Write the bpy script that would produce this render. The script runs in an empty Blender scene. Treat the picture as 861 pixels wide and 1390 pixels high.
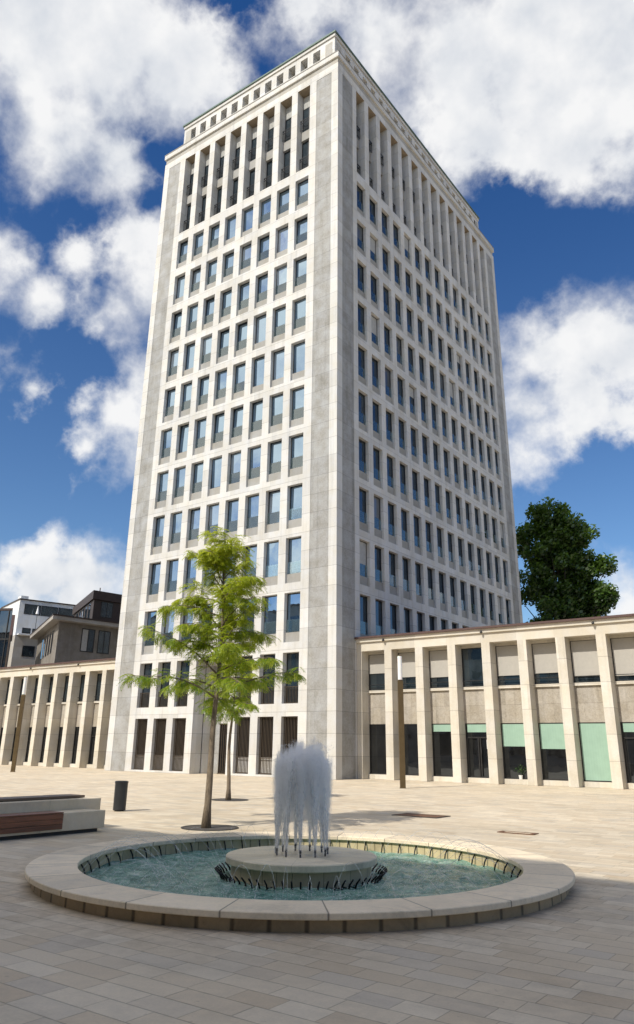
import bpy, math, random
from mathutils import Vector, Matrix
rad = math.radians
random.seed(7)
scene = bpy.context.scene
COL = scene.collection

# ------------------------------------------------------------------ helpers
class MB:
    """collects faces for ONE mesh object; several material slots allowed"""
    def __init__(self): self.v=[]; self.f=[]; self.m=[]; self.sm=[]; self.r=[]
    def face(self, pts, m=0, smooth=False, r=0.0):
        b=len(self.v); self.v += [tuple(p) for p in pts]
        self.f.append(tuple(range(b,b+len(pts)))); self.m.append(m); self.sm.append(smooth); self.r.append(r)
    def box(self, x0,x1,y0,y1,z0,z1, m=0, T=None, r=0.0):
        p=[(x0,y0,z0),(x1,y0,z0),(x1,y1,z0),(x0,y1,z0),(x0,y0,z1),(x1,y0,z1),(x1,y1,z1),(x0,y1,z1)]
        if T: p=[T(*q) for q in p]
        b=len(self.v); self.v += p
        flip = False
        if T:
            a=Vector(p[1])-Vector(p[0]); c=Vector(p[3])-Vector(p[0]); d=Vector(p[4])-Vector(p[0])
            flip = a.cross(c).dot(d) < 0
        for q in ((0,3,2,1),(4,5,6,7),(0,1,5,4),(1,2,6,5),(2,3,7,6),(3,0,4,7)):
            if flip: q=q[::-1]
            self.f.append(tuple(b+i for i in q)); self.m.append(m); self.sm.append(False); self.r.append(r)
    def tube(self, pts, rads, n=6, m=0, caps=True, smooth=True):
        pts=[Vector(p) for p in pts]; b=len(self.v)
        up=Vector((0,0,1))
        for i,p in enumerate(pts):
            t=(pts[min(i+1,len(pts)-1)]-pts[max(i-1,0)])
            if t.length<1e-9: t=Vector((0,0,1))
            t.normalize()
            a=t.cross(Vector((1,0,0)) if abs(t.x)<.9 else Vector((0,1,0))).normalized(); c=t.cross(a)
            r=rads[i] if isinstance(rads,(list,tuple)) else rads
            for k in range(n):
                w=2*math.pi*k/n; self.v.append(tuple(p+(a*math.cos(w)+c*math.sin(w))*r))
        for i in range(len(pts)-1):
            for k in range(n):
                k2=(k+1)%n
                self.f.append((b+i*n+k,b+i*n+k2,b+(i+1)*n+k2,b+(i+1)*n+k)); self.m.append(m); self.sm.append(smooth); self.r.append(0)
        if caps:
            e=b+(len(pts)-1)*n
            self.f.append(tuple(b+k for k in range(n))[::-1]); self.m.append(m); self.sm.append(False); self.r.append(0)
            self.f.append(tuple(e+k for k in range(n))); self.m.append(m); self.sm.append(False); self.r.append(0)
    def lathe(self, prof, n=96, m=0, c=(0,0), closed=False, smooth=True):
        """prof: list of (r,z), outward going up; quads around c"""
        pts=prof+[prof[0]] if closed else prof
        for i in range(len(pts)-1):
            (r0,z0),(r1,z1)=pts[i],pts[i+1]
            b=len(self.v)
            for k in range(n):
                w=2*math.pi*k/n
                self.v.append((c[0]+r0*math.cos(w),c[1]+r0*math.sin(w),z0)); self.v.append((c[0]+r1*math.cos(w),c[1]+r1*math.sin(w),z1))
            for k in range(n):
                j=(k+1)%n
                self.f.append((b+2*k,b+2*j,b+2*j+1,b+2*k+1)); self.m.append(m); self.sm.append(smooth); self.r.append(0)
    def disc(self, r, z, n=96, m=0, c=(0,0)):
        self.face([(c[0]+r*math.cos(2*math.pi*k/n),c[1]+r*math.sin(2*math.pi*k/n),z) for k in range(n)],m)
    def mesh(self, name, mats, bevel=0):
        me=bpy.data.meshes.new(name)
        me.from_pydata(self.v,[],self.f)
        for mt in (mats if isinstance(mats,(list,tuple)) else [mats]): me.materials.append(mt)
        me.polygons.foreach_set('material_index',self.m)
        me.polygons.foreach_set('use_smooth',self.sm)
        if any(self.r):
            at=me.attributes.new('rnd','FLOAT','FACE'); at.data.foreach_set('value',self.r)
        me.update()
        return me
    def build(self, name, mats, parent=None, bevel=0, loc=None):
        o=bpy.data.objects.new(name,self.mesh(name,mats)); COL.objects.link(o)
        if parent: o.parent=parent
        if loc: o.location=loc
        if bevel:
            md=o.modifiers.new('bevel','BEVEL'); md.width=bevel; md.segments=2; md.limit_method='ANGLE'
        return o

def place(me, name, parent, loc=(0,0,0), rot=(0,0,0)):
    o=bpy.data.objects.new(name,me); COL.objects.link(o); o.parent=parent; o.location=loc; o.rotation_euler=rot
    return o
def tag(o,label,cat,group=None):
    o['label']=label; o['category']=cat
    if group: o['group']=group
    return o
def thing(name,label,cat,loc=(0,0,0),rz=0,group=None):
    o=bpy.data.objects.new(name,None); COL.objects.link(o); o.location=loc; o.rotation_euler=(0,0,rz); o.empty_display_size=.2
    return tag(o,label,cat,group)
def copy_tree(o,parent=None):
    c=o.copy(); COL.objects.link(c)
    if parent: c.parent=parent
    for ch in list(o.children): copy_tree(ch,c)
    return c

# ------------------------------------------------------------------ materials
class NT:
    def __init__(self, nt): self.nt=nt; self.N=nt.nodes; self.L=nt.links
    def n(self, t, **kw):
        nd=self.N.new(t)
        ins=kw.pop('ins',{})
        for k,v in kw.items(): setattr(nd,k,v)
        for k,v in ins.items(): self.set(nd.inputs[k],v)
        return nd
    def set(self, sock, v):
        if isinstance(v, bpy.types.NodeSocket): self.L.new(v,sock)
        else: sock.default_value=v
    def math(self, op, a, b=None, c=None, clamp=False):
        nd=self.N.new('ShaderNodeMath'); nd.operation=op; nd.use_clamp=clamp
        for i,v in enumerate((a,b,c)):
            if v is not None: self.set(nd.inputs[i],v)
        return nd.outputs[0]
    def vmath(self, op, a, b=None, out=0):
        nd=self.N.new('ShaderNodeVectorMath'); nd.operation=op
        self.set(nd.inputs[0],a)
        if b is not None: self.set(nd.inputs[1],b)
        return nd.outputs[out]
    def noise(self, vec, scale, detail=4, rough=.55, dist=0, out=0):
        nd=self.N.new('ShaderNodeTexNoise'); self.L.new(vec,nd.inputs['Vector'])
        nd.inputs['Scale'].default_value=scale; nd.inputs['Detail'].default_value=detail
        nd.inputs['Roughness'].default_value=rough; nd.inputs['Distortion'].default_value=dist
        return nd.outputs[out]
    def mapr(self, v, a,b,c=0.0,d=1.0, smooth=False):
        nd=self.N.new('ShaderNodeMapRange'); nd.clamp=True
        if smooth: nd.interpolation_type='SMOOTHSTEP'
        self.set(nd.inputs[0],v)
        for i,x in enumerate((a,b,c,d)): self.set(nd.inputs[i+1],x)
        return nd.outputs[0]
    def mix(self, f, a, b, mode='MIX'):
        nd=self.N.new('ShaderNodeMix'); nd.data_type='RGBA'; nd.blend_type=mode
        self.set(nd.inputs[0],f)
        for i,x in ((6,a),(7,b)):
            if isinstance(x,(tuple,list)): x=tuple(x)+(1,) if len(x)==3 else x
            self.set(nd.inputs[i],x)
        return nd.outputs[2]
    def pos(self): return self.N.new('ShaderNodeNewGeometry').outputs['Position']
    def obj(self): return self.N.new('ShaderNodeTexCoord').outputs['Object']
    def sep(self, v):
        nd=self.N.new('ShaderNodeSeparateXYZ'); self.L.new(v,nd.inputs[0]); return nd.outputs
    def comb(self, x,y,z):
        nd=self.N.new('ShaderNodeCombineXYZ')
        for i,v in enumerate((x,y,z)): self.set(nd.inputs[i],v)
        return nd.outputs[0]
    def wnoise(self, v, dim='3D', out=0):
        nd=self.N.new('ShaderNodeTexWhiteNoise'); nd.noise_dimensions=dim
        self.L.new(v,nd.inputs['W' if dim=='1D' else 'Vector']); return nd.outputs[out]
    def bump(self, h, strength=.3, dist=.02):
        nd=self.N.new('ShaderNodeBump'); nd.inputs['Strength'].default_value=strength; nd.inputs['Distance'].default_value=dist
        self.L.new(h,nd.inputs['Height']); return nd.outputs[0]

def newmat(name):
    m=bpy.data.materials.new(name); m.use_nodes=True
    t=NT(m.node_tree); b=t.N['Principled BSDF']; return m,t,b

def simple(name, col, rough=.5, metal=0, var=.12, scale=6, spec=.5):
    m,t,b=newmat(name)
    nz=t.noise(t.obj(),scale,5,.6)
    f=t.mapr(nz,.3,.7,1-var,1+var)
    c=t.mix(1.0,col,t.comb(f,f,f),'MULTIPLY')
    t.set(b.inputs['Base Color'],c); b.inputs['Roughness'].default_value=rough; b.inputs['Metallic'].default_value=metal
    b.inputs['Specular IOR Level'].default_value=spec
    t.set(b.inputs['Roughness'],t.mapr(nz,.3,.7,max(0,rough-.08),min(1,rough+.08)))
    return m

def stone(name, col, blotch=.12, slab_h=1.22, slab_w=None, joint=.7, stain=0.15, veins=0.0, z0=0.0, fine=.06):
    """stone cladding: slab tone per course, thin horizontal joints, blotches, weather streaks"""
    m,t,b=newmat(name)
    p=t.pos(); x,y,z=t.sep(p)
    u=t.math('ADD',x,y) if slab_w is None else t.math('ADD',x,t.math('MULTIPLY',y,1.0))
    zz=t.math('DIVIDE',t.math('SUBTRACT',z,z0),slab_h)
    row=t.math('FLOOR',zz); fz=t.math('FRACT',zz)
    jl=t.math('MULTIPLY',t.mapr(fz,0,.022/slab_h*1.0,0,1),t.mapr(fz,1-.014/slab_h,1,1,0))
    if slab_w:
        uu=t.math('ADD',t.math('DIVIDE',u,slab_w),t.math('MULTIPLY',row,.0))
        fu=t.math('FRACT',uu); cu=t.math('FLOOR',uu)
        jl=t.math('MULTIPLY',jl,t.mapr(fu,0,.014/slab_w,0,1))
    else:
        cu=t.math('FLOOR',t.math('MULTIPLY',u,.55))
    tone=t.wnoise(t.comb(cu,row,3.3))
    n1=t.noise(p,1.1,5,.6); n2=t.noise(p,14,4,.65)
    st=t.noise(t.comb(t.math('MULTIPLY',u,3.0),t.math('MULTIPLY',u,1.3),t.math('MULTIPLY',z,.16)),1.0,4,.6)
    k=t.math('ADD',t.mapr(tone,0,1,1-.09,1+.08),t.math('MULTIPLY',t.math('SUBTRACT',n1,.5),blotch*4))
    k=t.math('ADD',k,t.math('MULTIPLY',t.math('SUBTRACT',n2,.5),fine*4))
    k=t.math('SUBTRACT',k,t.math('MULTIPLY',t.mapr(st,.52,.75,0,1),stain))
    if veins:
        vv=t.noise(p,3.0,7,.7,1.2)
        k=t.math('SUBTRACT',k,t.math('MULTIPLY',t.mapr(t.math('ABSOLUTE',t.math('SUBTRACT',vv,.5)),0,.03,1,0),veins))
    k=t.math('MULTIPLY',k,t.mapr(jl,0,1,1-joint*.62,1))
    hue=t.mix(t.mapr(n1,.35,.65),tuple(c*w for c,w in zip(col,(1.02,1.0,.95))),tuple(c*w for c,w in zip(col,(.97,.99,1.03))))
    t.set(b.inputs['Base Color'],t.mix(1.0,hue,t.comb(k,k,k),'MULTIPLY'))
    b.inputs['Roughness'].default_value=.75; b.inputs['Specular IOR Level'].default_value=.3
    t.set(b.inputs['Normal'],t.bump(t.math('ADD',jl,t.math('MULTIPLY',n2,.15)),.35,.01))
    return m

def glass_mat(name, dark=(.012,.018,.022), light=(.16,.17,.17), refl=.34, tint=(.80,.90,1.0), blind=.35):
    """coated facade glazing: reflective outer skin over a dim room, some rooms with pale curtains"""
    m,t,b=newmat(name)
    t.N.remove(b); out=t.N['Material Output']
    oi=t.N.new('ShaderNodeObjectInfo'); at=t.N.new('ShaderNodeAttribute'); at.attribute_name='rnd'
    r=t.math('FRACT',t.math('ADD',oi.outputs['Random'],at.outputs['Fac']))
    o=t.obj(); x,y,z=t.sep(o)
    r2=t.math('FRACT',t.math('MULTIPLY',r,7.31))
    cur=t.math('MULTIPLY',t.mapr(r,1-blind,1-blind+.02),t.mapr(r2,0,1,.25,1.0))
    p=t.pos()
    room=t.noise(p,1.4,3,.6)
    wob=t.math('MULTIPLY',t.math('SINE',t.math('MULTIPLY',t.math('ADD',t.sep(p)[0],t.sep(p)[1]),60)),.08)
    dcol=t.mix(t.mapr(room,.35,.7),dark,tuple(c*2.2 for c in dark))
    lcol=t.mix(t.math('ADD',.3,wob),light,tuple(c*.6 for c in light))
    col=t.mix(cur,dcol,lcol)
    d=t.n('ShaderNodeBsdfDiffuse',ins={'Color':col})
    lw=t.n('ShaderNodeFresnel',ins={'IOR':1.55})
    wv=t.noise(p,.9,2,.5)
    nrm=t.bump(wv,.12,.03)
    g=t.n('ShaderNodeBsdfGlossy',ins={'Color':tint+(1,),'Roughness':.015,'Normal':nrm})
    fac=t.math('ADD',refl,t.math('MULTIPLY',lw.outputs[0],1-refl),clamp=True)
    mx=t.n('ShaderNodeMixShader'); t.L.new(fac,mx.inputs[0]); t.L.new(d.outputs[0],mx.inputs[1]); t.L.new(g.outputs[0],mx.inputs[2])
    t.L.new(mx.outputs[0],out.inputs[0])
    return m

M={}
M['stone_light']=stone('pale_limestone',(.60,.592,.568),blotch=.07,stain=.17,joint=.85,fine=.075)
M['stone_panel']=stone('grey_shell_limestone',(.335,.333,.322),blotch=.24,stain=.18,joint=.75,fine=.17)
M['stone_spandrel']=stone('spandrel_limestone',(.34,.33,.305),blotch=.12,stain=.08,joint=0,fine=.06)
M['stone_band']=stone('cornice_band_stone',(.40,.385,.35),blotch=.10,stain=.12,slab_h=9,slab_w=1.6,joint=.5,z0=-3)
M['stone_wing']=stone('warm_limestone',(.62,.575,.49),blotch=.10,stain=.13,joint=.75,fine=.07,slab_h=1.22)
M['stone_beam']=stone('warm_limestone_beam',(.62,.57,.48),blotch=.07,stain=.05,joint=.45,fine=.04,slab_h=9,slab_w=2.058,z0=-2)
M['stone_wingpanel']=stone('veined_wing_panel',(.40,.36,.30),blotch=.2,stain=.22,joint=.5,fine=.12,veins=.22,slab_h=.95,slab_w=.52,z0=3.0)
M['soffit']=simple('brown_soffit_stone',(.30,.24,.17),.8)
M['frame']=simple('dark_bronze_window_frame',(.035,.034,.034),.4,.3)
M['bronze']=simple('bronze_bars',(.11,.085,.062),.42,.6)
M['glass_l']=glass_mat('tower_glazing_south',refl=.50,tint=(.52,.72,.95),blind=.22,light=(.26,.26,.25))
M['glass_r']=glass_mat('tower_glazing_east',refl=.07,blind=.06,light=(.22,.22,.21),tint=(.66,.78,.95))
M['glass_d']=glass_mat('dark_glazing',refl=.12,blind=0)
M['glass_g']=glass_mat('ground_floor_glazing',refl=.035,blind=0,dark=(.008,.008,.008))
M['curtain']=simple('grey_curtain',(.42,.42,.40),.9)
M['railing']=simple('black_railing_steel',(.015,.015,.017),.5,.4)
M['copper']=simple('patinated_roof_edge',(.10,.15,.13),.6,.2)
M['roofbrown']=simple('red_brown_roof_edge',(.085,.045,.038),.6)
M['roof']=simple('roof_gravel',(.24,.23,.21),.9,scale=30)
M['dark']=simple('dim_interior',(.02,.02,.02),.9)
M['greyblind']=simple('grey_screen_blind',(.42,.40,.36),.8,var=.05)
M['paper']=simple('white_paper',(.75,.75,.73),.7,var=.02)

def guard_mat():
    m,t,b=newmat('glass_balustrade'); t.N.remove(b); out=t.N['Material Output']
    tr=t.n('ShaderNodeBsdfTransparent',ins={'Color':(.86,.95,.97,1)})
    df=t.n('ShaderNodeBsdfDiffuse',ins={'Color':(.30,.45,.50,1)})
    g=t.n('ShaderNodeBsdfGlossy',ins={'Color':(.8,.92,1,1),'Roughness':.02})
    m1=t.n('ShaderNodeMixShader'); m1.inputs[0].default_value=.10; t.L.new(tr.outputs[0],m1.inputs[1]); t.L.new(df.outputs[0],m1.inputs[2])
    m2=t.n('ShaderNodeMixShader'); lw=t.n('ShaderNodeFresnel',ins={'IOR':1.5})
    t.L.new(t.math('ADD',.10,lw.outputs[0]),m2.inputs[0]); t.L.new(m1.outputs[0],m2.inputs[1]); t.L.new(g.outputs[0],m2.inputs[2])
    t.L.new(m2.outputs[0],out.inputs[0]); return m
M['guard']=guard_mat()

def blind_green():
    m,t,b=newmat('mint_green_blind'); p=t.pos(); x,y,z=t.sep(p)
    f=t.math('FRACT',t.math('MULTIPLY',x,7.8)); k=t.math('MULTIPLY',t.mapr(f,0,.12,.86,1),t.mapr(t.noise(p,2,3),.3,.7,.93,1.05))
    t.set(b.inputs['Base Color'],t.mix(1.0,(.30,.455,.36),t.comb(k,k,k),'MULTIPLY')); b.inputs['Roughness'].default_value=.6
    return m
M['green']=blind_green()

def paving():
    m,t,b=newmat('limestone_slab_paving')
    p=t.pos(); x,y,z=t.sep(p)
    sh=t.noise(p,.5,2,.5)
    # running bond of long slabs, course height alternating
    yy=t.math('DIVIDE',y,.25); row=t.math('FLOOR',yy); fy=t.math('FRACT',yy)
    rr=t.wnoise(row,'1D')
    ln=t.mapr(t.wnoise(t.math('ADD',row,17.3),'1D'),0,1,.34,.66)
    xx=t.math('ADD',t.math('DIVIDE',x,ln),t.math('MULTIPLY',rr,5.0)); cx=t.math('FLOOR',xx); fx=t.math('FRACT',xx)
    jw=.016
    dx=t.math('MULTIPLY',t.math('MINIMUM',fx,t.math('SUBTRACT',1.0,fx)),.8)
    dy=t.math('MULTIPLY',t.math('MINIMUM',fy,t.math('SUBTRACT',1.0,fy)),.25)
    wob=t.math('MULTIPLY',t.math('SUBTRACT',t.noise(p,9,3),.5),.012)
    d=t.math('ADD',t.math('MINIMUM',dx,dy),wob)
    joint=t.mapr(d,.002,.009,0,1)
    tone=t.wnoise(t.comb(cx,row,1.7)); tone2=t.wnoise(t.comb(cx,row,8.1))
    col=t.mix(t.mapr(tone,0,1),(.63,.52,.37),(.73,.635,.485))
    col=t.mix(t.mapr(tone2,.72,.98,0,.75),col,(.57,.50,.40))
    col=t.mix(t.mapr(tone2,.0,.22,.55,0),col,(.55,.43,.29))
    n1=t.noise(p,.22,4,.6); n2=t.noise(p,5,6,.65); n3=t.noise(p,45,3,.6); spt=t.noise(p,13,2,.5); big=t.noise(p,.7,5,.65)
    k=t.math('ADD',1.0,t.math('ADD',t.math('MULTIPLY',t.math('SUBTRACT',n1,.5),.5),t.math('MULTIPLY',t.math('SUBTRACT',n2,.5),.42)))
    k=t.math('ADD',k,t.math('MULTIPLY',t.math('SUBTRACT',n3,.5),.22))
    # long stains / damp trails in the setts
    n4=t.noise(t.comb(t.math('MULTIPLY',x,.5),t.math('MULTIPLY',y,2.2),0.0),1.0,4,.6)
    k=t.math('SUBTRACT',k,t.mapr(n4,.58,.78,0,.20)); k=t.math('SUBTRACT',k,t.mapr(spt,.70,.76,0,.16)); k=t.math('SUBTRACT',k,t.mapr(big,.52,.70,0,.16))
    # damp ring round the fountain
    r=t.vmath('DISTANCE',p,(18.237,-27.50,0),out=1)
    k=t.math('MULTIPLY',k,t.math('SUBTRACT',1.0,t.math('MULTIPLY',t.mapr(r,3.6,5.4,1,0),t.mapr(n2,.42,.6,0,.28))))
    k=t.math('MULTIPLY',k,t.mapr(joint,0,1,.66,1))
    t.set(b.inputs['Base Color'],t.mix(1.0,col,t.comb(k,k,k),'MULTIPLY'))
    t.set(b.inputs['Roughness'],t.mapr(n2,.3,.7,.55,.8)); b.inputs['Specular IOR Level'].default_value=.35
    h=t.math('ADD',t.math('MULTIPLY',joint,1.0),t.math('ADD',t.math('MULTIPLY',n2,.35),t.math('MULTIPLY',tone,.5)))
    t.set(b.inputs['Normal'],t.bump(h,.5,.012))
    return m
M['paving']=paving()

def fountain_stone(name,col,seg,joint_w=.012,wet=0):
    m,t,b=newmat(name); o=t.obj(); x,y,z=t.sep(o)
    a=t.math('ADD',t.math('DIVIDE',t.math('ARCTAN2',y,x),2*math.pi),.5)
    aa=t.math('MULTIPLY',a,seg); f=t.math('FRACT',aa); c=t.math('FLOOR',aa)
    d=t.math('MINIMUM',f,t.math('SUBTRACT',1.0,f)); w=joint_w*seg/(2*math.pi*3.4)
    j=t.mapr(d,w*.35,w,0,1)
    tone=t.wnoise(c,'1D'); n1=t.noise(o,2.5,6,.65); n2=t.noise(o,26,4,.7)
    k=t.math('ADD',t.mapr(tone,0,1,.86,1.12),t.math('MULTIPLY',t.math('SUBTRACT',n1,.5),.55))
    k=t.math('ADD',k,t.math('MULTIPLY',t.math('SUBTRACT',n2,.5),.3))
    k=t.math('SUBTRACT',k,t.mapr(t.noise(o,1.3,6,.7,.8),.50,.66,0,.22)); k=t.math('SUBTRACT',k,t.mapr(t.noise(o,60,2,.5),.66,.74,0,.15)); k=t.math('MULTIPLY',k,t.mapr(j,0,1,.35,1))
    t.set(b.inputs['Base Color'],t.mix(1.0,col,t.comb(k,k,k),'MULTIPLY'))
    t.set(b.inputs['Roughness'],t.mapr(n1,.35,.65,.35 if wet else .5,.7)); b.inputs['Specular IOR Level'].default_value=.4
    t.set(b.inputs['Normal'],t.bump(t.math('ADD',j,t.math('MULTIPLY',n2,.3)),.4,.008))
    return m
M['rim']=fountain_stone('fountain_rim_stone',(.84,.71,.52),22)
M['base']=fountain_stone('fountain_base_brick',(.46,.34,.205),62,.03)
M['basin']=fountain_stone('basin_wall_stone',(.60,.50,.30),60,.012,1)
M['pedestal']=fountain_stone('pedestal_stone',(.76,.67,.49),9,.006,1)
M['pedwall']=fountain_stone('pedestal_wall_stone',(.52,.43,.28),30,.02,1)
M['nozzle']=simple('black_nozzle_pipe',(.012,.012,.012),.35,.5)

def water():
    m,t,b=newmat('fountain_water'); o=t.obj(); x,y,z=t.sep(o)
    r=t.math('SQRT',t.math('ADD',t.math('MULTIPLY',x,x),t.math('MULTIPLY',y,y)))
    n1=t.noise(o,3.2,5,.6,.8); n2=t.noise(o,11,5,.65,1.2); n3=t.noise(o,40,3,.6)
    col=t.mix(t.mapr(n1,.34,.66),(.09,.26,.205),(.33,.55,.45))
    foam=t.math('MULTIPLY',t.mapr(n2,.50,.66),t.mapr(n1,.40,.56,.15,1))
    ring=t.math('MULTIPLY',t.mapr(r,1.15,1.9,.25,1),t.mapr(n3,.5,.7,.0,1.0))
    col=t.mix(t.mapr(t.noise(o,6.5,4,.6,1.0),.42,.30,0,.55),col,(.03,.12,.09))
    col=t.mix(t.math('MULTIPLY',foam,.75),col,(.74,.82,.77))
    col=t.mix(t.math('MULTIPLY',ring,t.mapr(n2,.46,.6,0,.6)),col,(.72,.78,.76))
    t.set(b.inputs['Base Color'],col); b.inputs['Roughness'].default_value=.12; b.inputs['IOR'].default_value=1.33; b.inputs['Specular IOR Level'].default_value=.35
    h=t.math('ADD',t.math('MULTIPLY',n2,.8),t.math('ADD',t.math('MULTIPLY',n3,.35),n1))
    t.set(b.inputs['Normal'],t.bump(h,1.0,.07))
    return m
M['water']=water()

def spray(name, alpha_lo, alpha_hi, scale, col=(.80,.84,.88)):
    m,t,b=newmat(name); t.N.remove(b); out=t.N['Material Output']; p=t.pos(); x,y,z=t.sep(p)
    v=t.comb(t.math('MULTIPLY',x,1.0),t.math('MULTIPLY',y,1.0),t.math('MULTIPLY',z,.35))
    n=t.noise(v,scale,6,.7)
    tr=t.n('ShaderNodeBsdfTransparent'); df=t.n('ShaderNodeBsdfDiffuse',ins={'Color':col+(1,)}); tl=t.n('ShaderNodeBsdfTranslucent',ins={'Color':col+(1,)})
    gl=t.n('ShaderNodeBsdfGlossy',ins={'Color':(1,1,1,1),'Roughness':.12})
    a=t.n('ShaderNodeMixShader'); a.inputs[0].default_value=.5; t.L.new(df.outputs[0],a.inputs[1]); t.L.new(tl.outputs[0],a.inputs[2])
    c=t.n('ShaderNodeMixShader'); c.inputs[0].default_value=.12; t.L.new(a.outputs[0],c.inputs[1]); t.L.new(gl.outputs[0],c.inputs[2])
    e=t.n('ShaderNodeMixShader'); t.L.new(t.mapr(n,.35,.62,alpha_lo,alpha_hi),e.inputs[0]); t.L.new(tr.outputs[0],e.inputs[1]); t.L.new(c.outputs[0],e.inputs[2])
    t.L.new(e.outputs[0],out.inputs[0]); return m
M['plume']=spray('white_spray',.05,.85,26,(.98,.98,.98))
def mist():
    m=bpy.data.materials.new('fountain_mist'); m.use_nodes=True; t=NT(m.node_tree); t.N.remove(t.N['Principled BSDF']); out=t.N['Material Output']
    o=t.obj(); x,y,z=t.sep(o)
    r=t.math('SQRT',t.math('ADD',t.math('MULTIPLY',x,x),t.math('MULTIPLY',y,y))); a=t.math('ARCTAN2',y,x)
    u=t.mapr(z,.25,1.55,0,1)
    w=t.math('ADD',.020,t.math('MULTIPLY',u,.054))
    rc=t.math('SUBTRACT',.37,t.math('MULTIPLY',u,.055))
    q=t.math('DIVIDE',t.math('SUBTRACT',r,rc),w); rad_=t.math('EXPONENT',t.math('MULTIPLY',t.math('MULTIPLY',q,q),-1.0))
    cs=t.math('COSINE',t.math('SUBTRACT',t.math('MULTIPLY',a,11.0),.3*2*math.pi))
    pw=t.math('POWER',t.math('MULTIPLY',t.math('ADD',cs,1.0),.5),t.mapr(u,0,.75,9,1.0))
    core=t.math('MULTIPLY',t.mapr(r,.30,.38,1,0),t.mapr(u,.30,.75,0,.45))
    col=t.math('ADD',core,t.math('MULTIPLY',rad_,t.math('ADD',pw,t.mapr(u,.25,.8,0,.55))))
    n=t.noise(t.comb(t.math('MULTIPLY',x,1.0),t.math('MULTIPLY',y,1.0),t.math('MULTIPLY',z,.16)),26,4,.6)
    n2=t.noise(o,16,4,.65)
    d=t.math('MULTIPLY',t.math('MULTIPLY',col,t.mapr(n,.36,.62,.12,1.5)),t.mapr(n2,.35,.65,.35,1.4))
    d=t.math('MULTIPLY',d,t.mapr(u,.0,.6,20.0,46.0))
    n3=t.noise(t.comb(x,y,0.0),5.5,3,.6); n4=t.noise(o,15,6,.7)
    top=t.math('ADD',t.math('SUBTRACT',1.43,t.math('MULTIPLY',t.math('POWER',t.math('DIVIDE',r,.40),3.0),.15)),t.math('ADD',t.math('MULTIPLY',t.math('SUBTRACT',n3,.5),1.0),t.math('MULTIPLY',t.math('SUBTRACT',n4,.5),.45)))
    d=t.math('MULTIPLY',d,t.mapr(t.math('SUBTRACT',z,top),.10,.24,1,0))
    d=t.math('MULTIPLY',d,t.mapr(n4,.34,.60,.25,1.5))
    v=t.n('ShaderNodeVolumeScatter',ins={'Color':(1,1,1,1),'Density':d,'Anisotropy':-.35})
    t.L.new(v.outputs[0],out.inputs['Volume']); return m
M['mist']=mist()
M['drop']=spray('water_drops',.7,1,60,(.98,.98,.98))
M['arc']=spray('thin_water_stream',.05,.7,28,(.95,.95,.95))

def leaf_mat(name, lo, hi, trans=.45):
    m,t,b=newmat(name); t.N.remove(b); out=t.N['Material Output']
    at=t.N.new('ShaderNodeAttribute'); at.attribute_name='rnd'  # tree crowns store painted top light here, not only random tone
    col=t.mix(at.outputs['Fac'],lo,hi)
    d=t.n('ShaderNodeBsdfDiffuse',ins={'Color':col}); tl=t.n('ShaderNodeBsdfTranslucent',ins={'Color':t.mix(1.0,col,(1.25,1.25,.5),'MULTIPLY')})
    g=t.n('ShaderNodeBsdfGlossy',ins={'Color':(1,1,1,1),'Roughness':.4})
    a=t.n('ShaderNodeMixShader'); a.inputs[0].default_value=trans; t.L.new(d.outputs[0],a.inputs[1]); t.L.new(tl.outputs[0],a.inputs[2])
    c=t.n('ShaderNodeMixShader'); c.inputs[0].default_value=.04; t.L.new(a.outputs[0],c.inputs[1]); t.L.new(g.outputs[0],c.inputs[2])
    t.L.new(c.outputs[0],out.inputs[0]); return m
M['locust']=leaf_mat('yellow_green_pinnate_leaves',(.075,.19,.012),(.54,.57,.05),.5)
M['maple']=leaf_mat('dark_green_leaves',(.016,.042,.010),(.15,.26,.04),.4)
M['houseplant']=leaf_mat('houseplant_leaves',(.02,.06,.015),(.08,.16,.04))
def bark(name,col):
    m,t,b=newmat(name); o=t.obj(); x,y,z=t.sep(o)
    n=t.noise(t.comb(x,y,t.math('MULTIPLY',z,.25)),40,5,.7); n2=t.noise(o,4,4)
    k=t.math('ADD',t.mapr(n,.3,.7,.5,1.3),t.math('MULTIPLY',t.math('SUBTRACT',n2,.5),.7))
    t.set(b.inputs['Base Color'],t.mix(1.0,col,t.comb(k,k,k),'MULTIPLY')); b.inputs['Roughness'].default_value=.9
    t.set(b.inputs['Normal'],t.bump(n,.6,.01)); return m
M['bark']=bark('grey_brown_bark',(.21,.165,.115)); M['bark_d']=bark('dark_bark',(.06,.05,.04))
M['iron']=simple('dark_cast_iron',(.045,.042,.04),.6,.3,scale=30)
M['soil']=simple('dark_pit_gravel',(.09,.08,.07),.95,var=.5,scale=60)
M['rust']=simple('rusty_steel_cover',(.17,.085,.045),.75,.2,var=.35,scale=12)
M['bin']=simple('anthracite_powder_coat',(.035,.038,.043),.4,.4)
M['bench']=stone('bench_limestone',(.70,.60,.45),blotch=.10,stain=.06,slab_h=9,slab_w=2.2,joint=.4,z0=-4)
def wood(name,col):
    m,t,b=newmat(name); o=t.obj(); x,y,z=t.sep(o)
    g=t.noise(t.comb(t.math('MULTIPLY',x,22),t.math('MULTIPLY',y,1.2),t.math('MULTIPLY',z,22)),1.0,6,.65,.6)
    pl=t.wnoise(t.math('FLOOR',t.math('MULTIPLY',z,9.3)),'1D')
    k=t.math('MULTIPLY',t.mapr(g,.3,.7,.55,1.35),t.mapr(pl,0,1,.8,1.2))
    t.set(b.inputs['Base Color'],t.mix(1.0,col,t.comb(k,k,k),'MULTIPLY')); b.inputs['Roughness'].default_value=.45
    return m
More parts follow.
